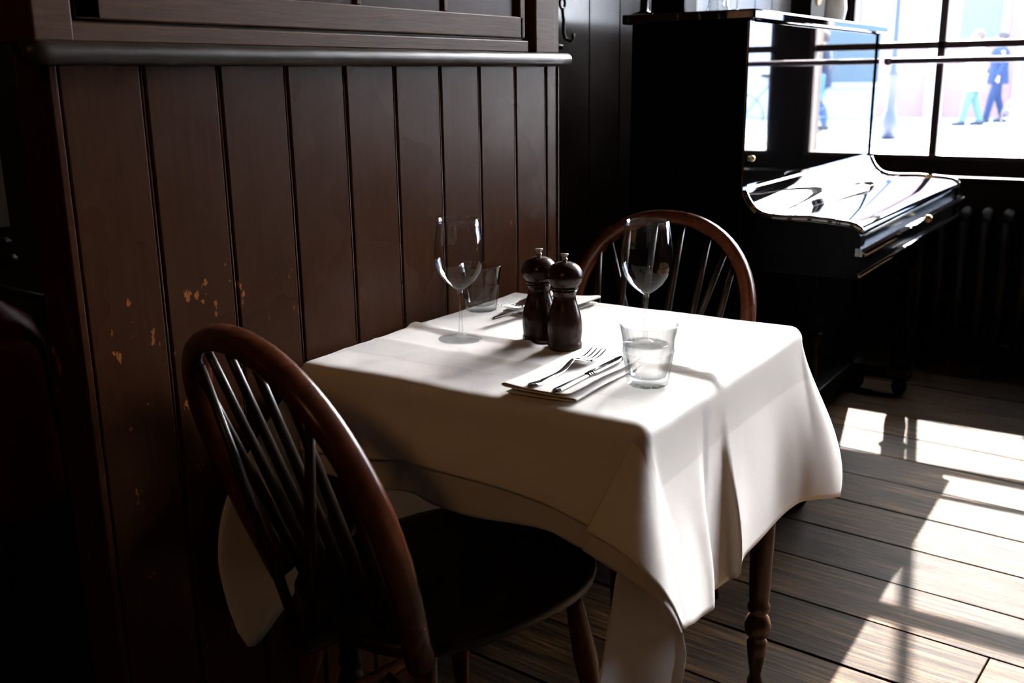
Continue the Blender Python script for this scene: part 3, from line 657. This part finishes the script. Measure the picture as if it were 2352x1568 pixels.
A = [(0.0, (1.138, 1.195, .606), Z3, 0), (0.22, (1.136, 1.048, .622), Z3, 0), (0.38, (1.139, .960, .634), Z3, 0), (0.42, (1.134, .944, .634), Z3, 0), (0.60, (1.138, .82, .630), Z3, 0), (0.80, (1.137, .706, .622), Z3, 0), (0.96, (1.138, .640, .606), Z3, 0),
     (1.02, (1.139, .600, .600), Z3, .6), (1.06, (1.125, .600, .604), Z3, .8), (1.10, (1.089, .611, .624), Z3, 1), (1.15, (1.084, .597, .622), Z3, 1), (1.22, (1.086, .580, .616), Z3, 1), (1.32, (1.092, .550, .600), Z3, 1), (1.42, (1.105, .528, .575), Z3, 1), (1.53, (1.125, .514, .546), Z3, 1),
     (1.64, (1.150, .506, .508), Z3, 1), (1.70, (1.165, .504, .484), Z3, 1), (1.76, (1.180, .504, .464), Z3, 1), (1.82, (1.198, .505, .460), Z3, .9), (2.0, (1.250, .515, .439), Z3, .6), (2.14, (1.316, .525, .417), Z3, .3), (2.24, (1.347, .527, .411), Z3, 0),
     (2.27, (1.365, .548, .408), Z3, 0), (2.30, (1.414, .556, .399), Z3, 0), (2.39, (1.485, .556, .388), Z3, 0), (2.405, (1.478, .540, .400), Z3, 0), (2.42, (1.470, .530, .412), Z3, 0), (2.44, (1.485, .534, .431), Z3, 0), (2.58, (1.570, .541, .426), Z3, 0), (2.76, (1.658, .540, .428), Z3, 0), (2.90, (1.731, .525, .441), (0, -.004, 0), 0), (3.0, (1.771, .505, .439), (.004, -.008, 0), 0),
     (3.18, (1.830, .487, .425), (.012, -.012, 0), .1), (3.32, (1.878, .485, .413), (.026, -.010, .01), .1), (3.42, (1.895, .505, .415), (.026, 0, .01), .1), (3.6, (1.865, .56, .45), Z3, 0), (4.0, (1.838, .60, .48), Z3, 0), (4.4, (1.834, .8, .48), Z3, 0), (5.0, (1.834, 1.14, .47), Z3, 0), (5.5, (1.84, 1.19, .42), Z3, 0), (6.0, (1.80, 1.207, .40), Z3, 0), (6.5, (1.5, 1.205, .40), Z3, 0), (7.0, (1.20, 1.205, .41), Z3, 0), (7.5, (1.142, 1.200, .52), Z3, 0), (8.0, (1.138, 1.196, .606), Z3, 0)]
top_cloth = cloth_object('tablecloth', A, TZ, .022, (.13, .315, .26, .34))
tag(top_cloth, 'white damask tablecloth draped over the square table, uppermost cloth', 'tablecloth')
B = [(0.0, (1.147, 1.190, .571), Z3, 0), (0.22, (1.148, 1.026, .571), Z3, 0), (0.33, (1.149, .960, .577), Z3, 0), (0.40, (1.146, .911, .568), Z3, 0), (0.60, (1.148, .828, .566), Z3, 0), (0.80, (1.147, .712, .577), Z3, 0), (0.96, (1.147, .654, .564), Z3, 0),
     (1.03, (1.148, .612, .560), Z3, .6), (1.07, (1.132, .610, .566), Z3, .8), (1.10, (1.099, .622, .588), Z3, 1), (1.18, (1.096, .603, .583), Z3, 1), (1.26, (1.096, .585, .577), Z3, 1), (1.36, (1.102, .555, .562), Z3, 1), (1.46, (1.115, .529, .542), Z3, 1), (1.54, (1.130, .510, .517), Z3, 1), (1.60, (1.150, .503, .489), Z3, 1),
     (1.66, (1.168, .503, .464), Z3, 1), (1.70, (1.185, .508, .46), Z3, 1), (1.76, (1.205, .514, .455), Z3, 1), (2.0, (1.27, .527, .445), Z3, .6), (2.24, (1.35, .545, .425), Z3, 0), (2.4, (1.45, .566, .43), Z3, 0), (2.58, (1.57, .551, .44), Z3, 0), (3.0, (1.76, .53, .45), Z3, 0), (3.3, (1.83, .52, .45), Z3, 0), (3.6, (1.83, .57, .47), Z3, 0), (4.0, (1.828, .62, .50), Z3, 0), (5.0, (1.826, 1.14, .50), Z3, 0), (5.5, (1.825, 1.18, .42), Z3, 0),
     (6.0, (1.79, 1.197, .36), Z3, 0), (6.3, (1.60, 1.190, .345), (0, -.006, 0), 0), (6.45, (1.51, 1.198, .355), Z3, 0), (6.6, (1.42, 1.186, .350), Z3, 0), (6.8, (1.30, 1.198, .365), Z3, 0), (7.0, (1.246, 1.188, .375), Z3, 0), (7.2, (1.17, 1.196, .385), Z3, .3), (7.3, (1.098, 1.168, .388), (-.02, -.01, .02), .5), (7.4, (1.055, 1.165, .359), (-.05, -.01, .04), .5), (7.52, (0.975, 1.168, .325), (-.075, 0, .06), .5), (7.60, (0.945, 1.180, .44), (-.065, 0, .04), .5), (7.68, (0.985, 1.196, .50), (-.04, 0, .03), .4), (7.80, (1.09, 1.196, .55), Z3, .2), (8.0, (1.146, 1.191, .571), Z3, 0)]
under = cloth_object('undercloth', B, TZ - .0055, .018, (.18, .30, .26, .38), material='cloth2')
tag(under, 'second white cloth showing below the hem of the upper tablecloth', 'tablecloth')
# the long corner of the under cloth, hanging and twisted back on itself
Lft = [(1.115, 0.572, 0.577), (1.105, 0.573, 0.555), (1.085, 0.569, 0.52), (1.07, 0.569, 0.475), (1.055, 0.57, 0.431), (1.04, 0.571, 0.379)]
Rgt = [(1.172, 0.516, 0.484), (1.178, 0.509, 0.46), (1.19, 0.507, 0.42), (1.205, 0.515, 0.374), (1.22, 0.528, 0.322), (1.235, 0.551, 0.233)]
P = []
def pl(L_, t):
    t = t * (len(L_) - 1); i = min(int(t), len(L_) - 2); return Vector(L_[i]).lerp(Vector(L_[i + 1]), t - i)
for i in range(41):
    t = i / 40; a, c = pl(Lft, t), pl(Rgt, t); row = []
    for j in range(33):
        u = j / 32; p = a.lerp(c, u); d = Vector((.45, .80, 0))       # pushed away from the viewer in the middle: the inside of the fold
        p = p + d * (.010 * math.sin(PI * u)); row.append(tuple(p))
    # curled hem strip back towards the room
    for j in range(1, 9):
        u = j / 8; row.append(tuple(c + Vector((.002, -.006, 0)) * math.sin(u * PI) + Vector((-.004, .016, 0)) * u * (.25 + .75 * t)))
    P.append(row)
b = MB(); b.grid(P); fl = b.build('hanging_corner', 'cloth2', under, weld=1e-5); sl = fl.modifiers.new('solid', 'SOLIDIFY'); sl.thickness = .0007; sl.offset = 0

# ------------------------------------------------------------------ tableware
ZT = TZ + .0015
def wine_glass(loc, label):
    r = empty('wine_glass', loc); tag(r, label, 'wine glass', 'wine glasses on the table')
    s_ = .2165 / .217
    bowl = [(.0035, .088), (.008, .091), (.018, .098), (.029, .108), (.038, .122), (.0432, .138), (.0446, .151), (.0440, .165), (.0420, .182), (.0390, .200), (.0362, .2165)]
    inner = [(r_ - .0009, z) for r_, z in bowl[::-1]]; inner[-1] = (.0, .0915); inner[-2] = (.0068, .0922); inner[0] = (.0355, .2165)
    MB().lathe(bowl + inner, 64).build('bowl', 'thin_glass2', r)
    MB().lathe([(.0, .089), (.0052, .0885), (.0046, .080), (.0036, .068), (.0031, .050), (.0032, .030), (.0042, .016), (.0075, .009), (.016, .0055), (.030, .0032), (.0395, .0018), (.041, .001), (.0405, .0), (0, 0)], 56).build('stem', 'stem_glass', r)
    return r
MAT['thin_glass2'] = clear_glass('wine_glass_crystal', 0.0, (0.70, 0.76, 0.80), 0.75, 3.0)
MAT['stem_glass'] = clear_glass('wine_glass_stem', 0.10, (0.75, 0.82, 0.82), 0.7, 4.5)
def zt(x, y): return ztop(x, y, TZ) + .0014
g1 = wine_glass((1.417, 1.053, zt(1.417, 1.053)), 'empty wine glass nearest the boarded wall')
g2 = copy_tree(g1); g2.location = (1.551, .753, zt(1.551, .753)); g2['label'] = 'empty wine glass standing behind the tumbler of water'
def tumbler(loc, label, water):
    r = empty('tumbler', loc); tag(r, label, 'tumbler', 'glass tumblers on the table')
    def rf(a, z):
        q = (a % (2 * PI / 9)) - PI / 9; top = .046 + .007 * math.cos(q * 4.5)        # flat facets ending in little arches
        k = 1.0 if z < top - .003 else max(0.0, (top - z) / .003)
        return 1 + k * (1.035 * math.cos(PI / 9) / math.cos(q) - 1) if z < top else 1.0
    outer = [(0, 0), (.029, 0), (.0305, .0015), (.0312, .008), (.0325, .016), (.0335, .024), (.0348, .032), (.0362, .040), (.0368, .043), (.0374, .0455), (.0380, .048), (.0386, .0505), (.0392, .053), (.0385, .0565), (.0378, .060), (.0398, .074), (.0432, .0905), (.0438, .0917)]
    inner = [(.0428, .0918), (.0422, .0905), (.0385, .074), (.0362, .060), (.0345, .048), (.0315, .034), (.0290, .020), (.0268, .013), (.02, .0105), (0, .010)]
    b = MB(); vs = []; fs = []; seg = 144; pr = outer + inner; n_ = len(pr)
    for i in range(seg):
        a = 2 * PI * i / seg
        for q, (r_, z) in enumerate(pr):
            rr = r_ * (rf(a, z) if q < len(outer) else 1); vs.append((rr * math.cos(a), rr * math.sin(a), z))
    for i in range(seg):
        j = (i + 1) % seg
        for k in range(n_ - 1): fs.append((i * n_ + k, j * n_ + k, j * n_ + k + 1, i * n_ + k + 1))
    b.add(vs, fs); b.build('glass_body', 'glass', r)
    return r
t1 = tumbler((1.326, .638, zt(1.326, .638)), 'faceted glass tumbler in front beside the knife', True)
t2 = copy_tree(t1); t2.location = (1.626, 1.156, zt(1.626, 1.156)); t2.rotation_euler = (0, 0, .2); t2['label'] = 'faceted glass tumbler by the wall behind the wine glass'
def mill(loc, label):
    r = empty('pepper_mill', loc); tag(r, label, 'mill', 'pair of wooden mills on the table')
    body = [(0, 0), (.0290, 0), (.0298, .003), (.0298, .009), (.0288, .0115), (.0284, .013), (.0292, .020), (.0302, .034), (.0300, .046), (.0276, .060), (.0232, .074), (.0200, .084), (.0190, .091), (.0196, .097), (.0216, .1005), (.0222, .102), (.0, .102)]
    head = [(0, .1025), (.0200, .1025), (.0205, .104), (.0236, .1045), (.0240, .107), (.0226, .1085), (.0236, .110), (.0285, .116), (.0312, .123), (.0316, .1275), (.0304, .1335), (.0270, .140), (.0215, .1455), (.0145, .149), (.0070, .1508), (0, .151)]
    MB().lathe(body, 56).build('body', 'mill', r); hd = MB().lathe(head, 56).build('head', 'mill', r)
    MB().lathe([(0, .149), (.0042, .149), (.0034, .152), (.0052, .1535), (.0056, .1552), (.0042, .1570), (.0036, .1578), (.0054, .1600), (.0068, .1635), (.0064, .1642), (0, .1642)], 24, rfun=lambda a, z: 1 + (.06 * math.cos(8 * a) if z > .159 else 0)).build('knob', 'pewter', hd)
    return r
m1 = mill((1.454, .859, zt(1.454, .859)), 'dark wooden pepper mill in front of its twin'); m1.name = 'pepper_mill'
m2 = copy_tree(m1); m2.location = (1.478, .925, zt(1.478, .925)); m2['label'] = 'dark wooden mill standing behind, nearer the boarded wall'
# cutlery: local +x towards the tip
def fork(label):
    r = empty('fork'); tag(r, label, 'fork', 'steel forks on the napkins')
    N_ = 46; P = []
    def wid(x):
        if x < .012: return .0075 * math.sqrt(max(.02, x / .012)) + .001
        if x < .06: return .0085 - (x - .012) / .048 * .0035
        if x < .115: return .0050 - (x - .06) / .055 * .0017
        if x < .135: return .0033 + ((x - .115) / .02) ** 1.6 * .0092
        return .0125
    def hz(x): return .0045 + .0095 * math.exp(-((x - .118) / .024) ** 2) + .0035 * max(0, (.03 - x) / .03) + (.010 * ((x - .15) / .05) ** 2 if x > .15 else 0) - .001
    xs = np.linspace(0, .152, N_)
    for x in xs:
        w_ = wid(x); h = hz(x); th = .0022 if x < .12 else .0012
        P.append([(x, w_ * math.cos(a), h + th * math.sin(a) - (.0012 * math.cos(a) ** 2)) for a in np.linspace(0, 2 * PI, 17)])
    b = MB(); b.grid(P); b.add([p for p in P[0][:-1]], [tuple(range(16))]); b.add([p for p in P[-1][:-1]], [tuple(range(16))])
    for k in range(4):
        y = -.0105 + k * .007
        b.tube([(x, y + (0.0006 * (k - 1.5)) * ((x - .15) / .05), hz(x) - .0008 * math.cos(y * 100)) for x in np.linspace(.149, .200, 10)], [.0022, .0021, .0020, .0019, .0018, .0017, .0016, .0014, .0012, .0006], 8, sec=[(.6 * math.cos(q), 1.0 * math.sin(q)) for q in np.linspace(0, 2 * PI, 9)[:-1]])
    b.build('fork_body', 'steel', r); return r
def knife(label):
    r = empty('knife'); tag(r, label, 'knife', 'steel knives on the napkins')
    P = []
    for x in np.linspace(0, .098, 30):
        w_ = (.0085 * math.sqrt(max(.03, min(1, x / .010)))) - .0036 * min(1, x / .098) ** .8; th = .0042 - .0014 * x / .098
        P.append([(x, w_ * math.cos(a), .0045 + th * math.sin(a)) for a in np.linspace(0, 2 * PI, 17)])
    b = MB(); b.grid(P); b.add(P[0][:-1], [tuple(range(16))]); b.add(P[-1][:-1], [tuple(range(16))])
    for k in range(3): b.tube([(.099 + k * .0055, 0, .0045), (.1025 + k * .0055, 0, .0045)], 1.0, sec=[((.0042 + .0003 * k) * math.cos(q), (.0056 + .0005 * k) * math.sin(q)) for q in np.linspace(0, 2 * PI, 17)[:-1]], upv=(0, 0, 1))
    b.tube([(.097, 0, .0045), (.117, 0, .0045)], 1.0, sec=[(.003 * math.cos(q), .0045 * math.sin(q)) for q in np.linspace(0, 2 * PI, 17)[:-1]], upv=(0, 0, 1))
    b.build('handle', 'steel', r)
    b = MB(); top = []; 
    for x in np.linspace(.115, .222, 24):
        u = (x - .115) / .107; yt = -.0085 + (.014 * max(0, (u - .72) / .28) ** 2); yb = .0085 - (.0022 * max(0, (u - .9) / .1) ** 2)
        top.append([(x, yt, .0045), (x, (yt + yb) / 2, .0054), (x, yb, .0053), (x, yb, .0037), (x, (yt + yb) / 2, .0036), (x, yt, .0045)])
    b.grid(top); b.add(top[0][:-1], [tuple(range(5))]); b.add(top[-1][:-1], [tuple(range(5))]); b.build('blade', 'steel', r); return r
def napkin(label):
    r = empty('napkin'); tag(r, label, 'napkin', 'folded linen napkins')
    # folded strip; cross-section in (y,z), a flat S of three layers open at the near end
    sec = [(.057, .003), (.02, .0022), (-.03, .0018), (-.055, .002), (-.058, .0038), (-.055, .0056), (-.03, .0060), (.02, .0070), (.050, .0092), (.0585, .0105), (.0600, .0128), (.0560, .0145), (.045, .0128), (.02, .0102), (-.02, .0092), (-.040, .0096), (-.049, .0115), (-.055, .0150)]
    th = .0011; P = []
    for i in range(31):
        t = i / 30; x = t * .235 - .0 ; sag = 1 - .25 * t; row = []
        for (y, z) in sec: z *= 1.25; row.append((x + .010 * (-y / .06) * (1 - 2 * t) + .0012 * math.sin(30 * y), y * (1 - .02 * math.sin(5 * t)), z * sag + .0006 * math.sin(9 * t + 40 * y)))
        P.append(row)
    b = MB(); b.grid(P); o = b.build('napkin_fold', 'napkin', r); sl = o.modifiers.new('solid', 'SOLIDIFY'); sl.thickness = .0016; sl.offset = 0
    sb = o.modifiers.new('sub', 'SUBSURF'); sb.levels = 1; sb.render_levels = 1
    return r
n1 = napkin('folded linen napkin at the front of the table, under fork and knife'); n1.location = (1.183, .742, zt(1.25, .75) + .0005); n1.rotation_euler = (0, 0, .02)
f1 = fork('steel fork lying on the napkin at the front of the table'); f1.scale = (1.10, 1.10, 1.10); f1.location = (1.182, .758, zt(1.3, .77) + .0120); f1.rotation_euler = (0, 0, .01)
k1 = knife('steel knife lying on the front napkin beside the tumbler'); k1.location = (1.182, .717, zt(1.3, .73) + .0112); k1.rotation_euler = (0, 0, .0)
aa = PI - .10
n2 = copy_tree(n1); n2.scale = (.75, 1, 1); n2.location = (1.792, 1.032, zt(1.75, 1.03) + .0005); n2.rotation_euler = (0, 0, aa); n2['label'] = 'folded linen napkin behind the two wooden mills'
f2 = copy_tree(f1); f2.location = (1.808, 1.058, zt(1.75, 1.06) + .0120); f2.rotation_euler = (0, 0, aa); f2['label'] = 'steel fork by the wall, tines showing left of the mills'
k2 = copy_tree(k1); k2.location = (1.732, 1.033, zt(1.7, 1.03) + .0112); k2.rotation_euler = (0, 0, aa); k2['label'] = 'steel knife by the wall, blade tip showing left of the mills'

# ------------------------------------------------------------------ chairs (local: +x is the way the sitter faces, origin under the foot of the bow)
def chair(label):
    r = empty('windsor_chair'); tag(r, label, 'chair', 'bow back wooden chairs at the table')
    SZ = .455
    # saddle seat
    P = []; out = []
    for i in range(48):
        a = 2 * PI * i / 48; c_, s_ = math.cos(a), math.sin(a)
        ex = 2.8; rr = (abs(c_) ** ex + abs(s_) ** ex) ** (-1 / ex); x = rr * c_; y = rr * s_
        hw = .204 + .004 * x; out.append((.195 + .230 * x, hw * y))
    rings = [(.0, -.032, 1), (.80, -.032, 0), (.93, -.030, 0), (.985, -.022, 0), (1.0, -.010, 0), (.985, -.001, 0), (.93, 0.0, 0), (.75, -.004, 0), (.45, -.009, 0), (.2, -.008, 0), (0, -.006, 1)]
    b = MB(); G = []
    for (px_, py_) in out:
        G.append([(.195 + (px_ - .195) * k, py_ * k, SZ + dz) for k, dz, _ in rings])
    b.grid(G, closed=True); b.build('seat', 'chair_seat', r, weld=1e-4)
    rk = -.318
    def bp(y, z): return (.0 + rk * (z - SZ), y, z)
    hw, zs, zt_ = .222, .66, .888
    pts = [bp(-.185, SZ - .012), bp(-.198, .50), bp(-.212, .56), bp(-.221, .62)]
    for t in np.linspace(0, PI, 33):
        c_, s_ = math.cos(t), math.sin(t); pts.append(bp(-hw * math.copysign(abs(c_) ** .92, c_), zs + (zt_ - zs) * abs(s_) ** .92))
    pts += [bp(.221, .62), bp(.212, .56), bp(.198, .50), bp(.185, SZ - .012)]
    sec = [(math.copysign(abs(math.cos(q)) ** .7, math.cos(q)) * .020, math.copysign(abs(math.sin(q)) ** .7, math.sin(q)) * .0160) for q in np.linspace(0, 2 * PI, 17)[:-1]]
    b = MB(); b.tube(pts, 1.0, sec=sec, upv=(1, 0, .318)); b.build('back_bow', 'chair', r)
    def bow_z(y):
        c_ = min(1, abs(y) / hw) ** (1 / .92); return zs + (zt_ - zs) * math.sqrt(max(0, 1 - c_ * c_)) ** .92 - .004
    for k in range(6):
        yb = -.125 + k * .05; yt = yb * 1.38; p0 = Vector(bp(yb, SZ - .008)) + Vector((.012, 0, 0)); p1 = Vector(bp(yt, bow_z(yt)))
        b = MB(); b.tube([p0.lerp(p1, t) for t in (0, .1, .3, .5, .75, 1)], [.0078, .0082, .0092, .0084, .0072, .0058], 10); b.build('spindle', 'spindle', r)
    b = MB(); b.box((-.085, -.04, SZ - .028), (.01, .04, SZ - .006), bev=.006); b.build('tail_piece', 'chair_seat', r)
    for q in (-1, 1):
        p0 = Vector((-.068, q * .020, SZ - .012)); yt = q * .150; p1 = Vector(bp(yt, bow_z(yt)))
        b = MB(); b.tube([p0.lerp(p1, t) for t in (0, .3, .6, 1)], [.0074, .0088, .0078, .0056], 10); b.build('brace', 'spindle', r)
    LP = [((.325, .15), (.385, .205)), ((.325, -.15), (.385, -.205)), ((.055, .135), (-.035, .185)), ((.055, -.135), (-.035, -.185))]
    def lpnt(k, z):
        (a, c_) = LP[k]; t = (SZ - .02 - z) / (SZ - .02); return Vector((a[0] + (c_[0] - a[0]) * t, a[1] + (c_[1] - a[1]) * t, z))
    for k in range(4):
        zs_ = [0.0, .03, .10, .16, .20, .23, .245, .26, .30, .36, .40, SZ - .02]; rs = [.0105, .012, .0155, .019, .0205, .018, .0145, .018, .0200, .0175, .0145, .0125]
        b = MB(); b.tube([lpnt(k, z) for z in zs_], rs, 14); b.build('leg', 'chair', r)
    s1, s2 = [], []
    for (a, c_) in ((0, 2), (1, 3)):
        p0, p1 = lpnt(a, .185), lpnt(c_, .185); b = MB(); b.tube([p0.lerp(p1, t) for t in (0, .25, .5, .75, 1)], [.007, .010, .0135, .010, .007], 12); b.build('stretcher', 'chair', r); s1.append(p0.lerp(p1, .5))
    b = MB(); b.tube([s1[0].lerp(s1[1], t) for t in (0, .25, .5, .75, 1)], [.007, .009, .012, .009, .007], 12); b.build('stretcher', 'chair', r)
    return r
c1 = chair('bow back chair in the foreground, its back turned to the camera'); c1.location = (.982, .960, 0); c1.rotation_euler = (0, 0, math.atan2(-.25, .967))
c2 = copy_tree(c1); c2.location = (2.050, 1.000, 0); c2.rotation_euler = (0, 0, PI + .02); c2['label'] = 'bow back chair on the far side of the table, beside the piano'
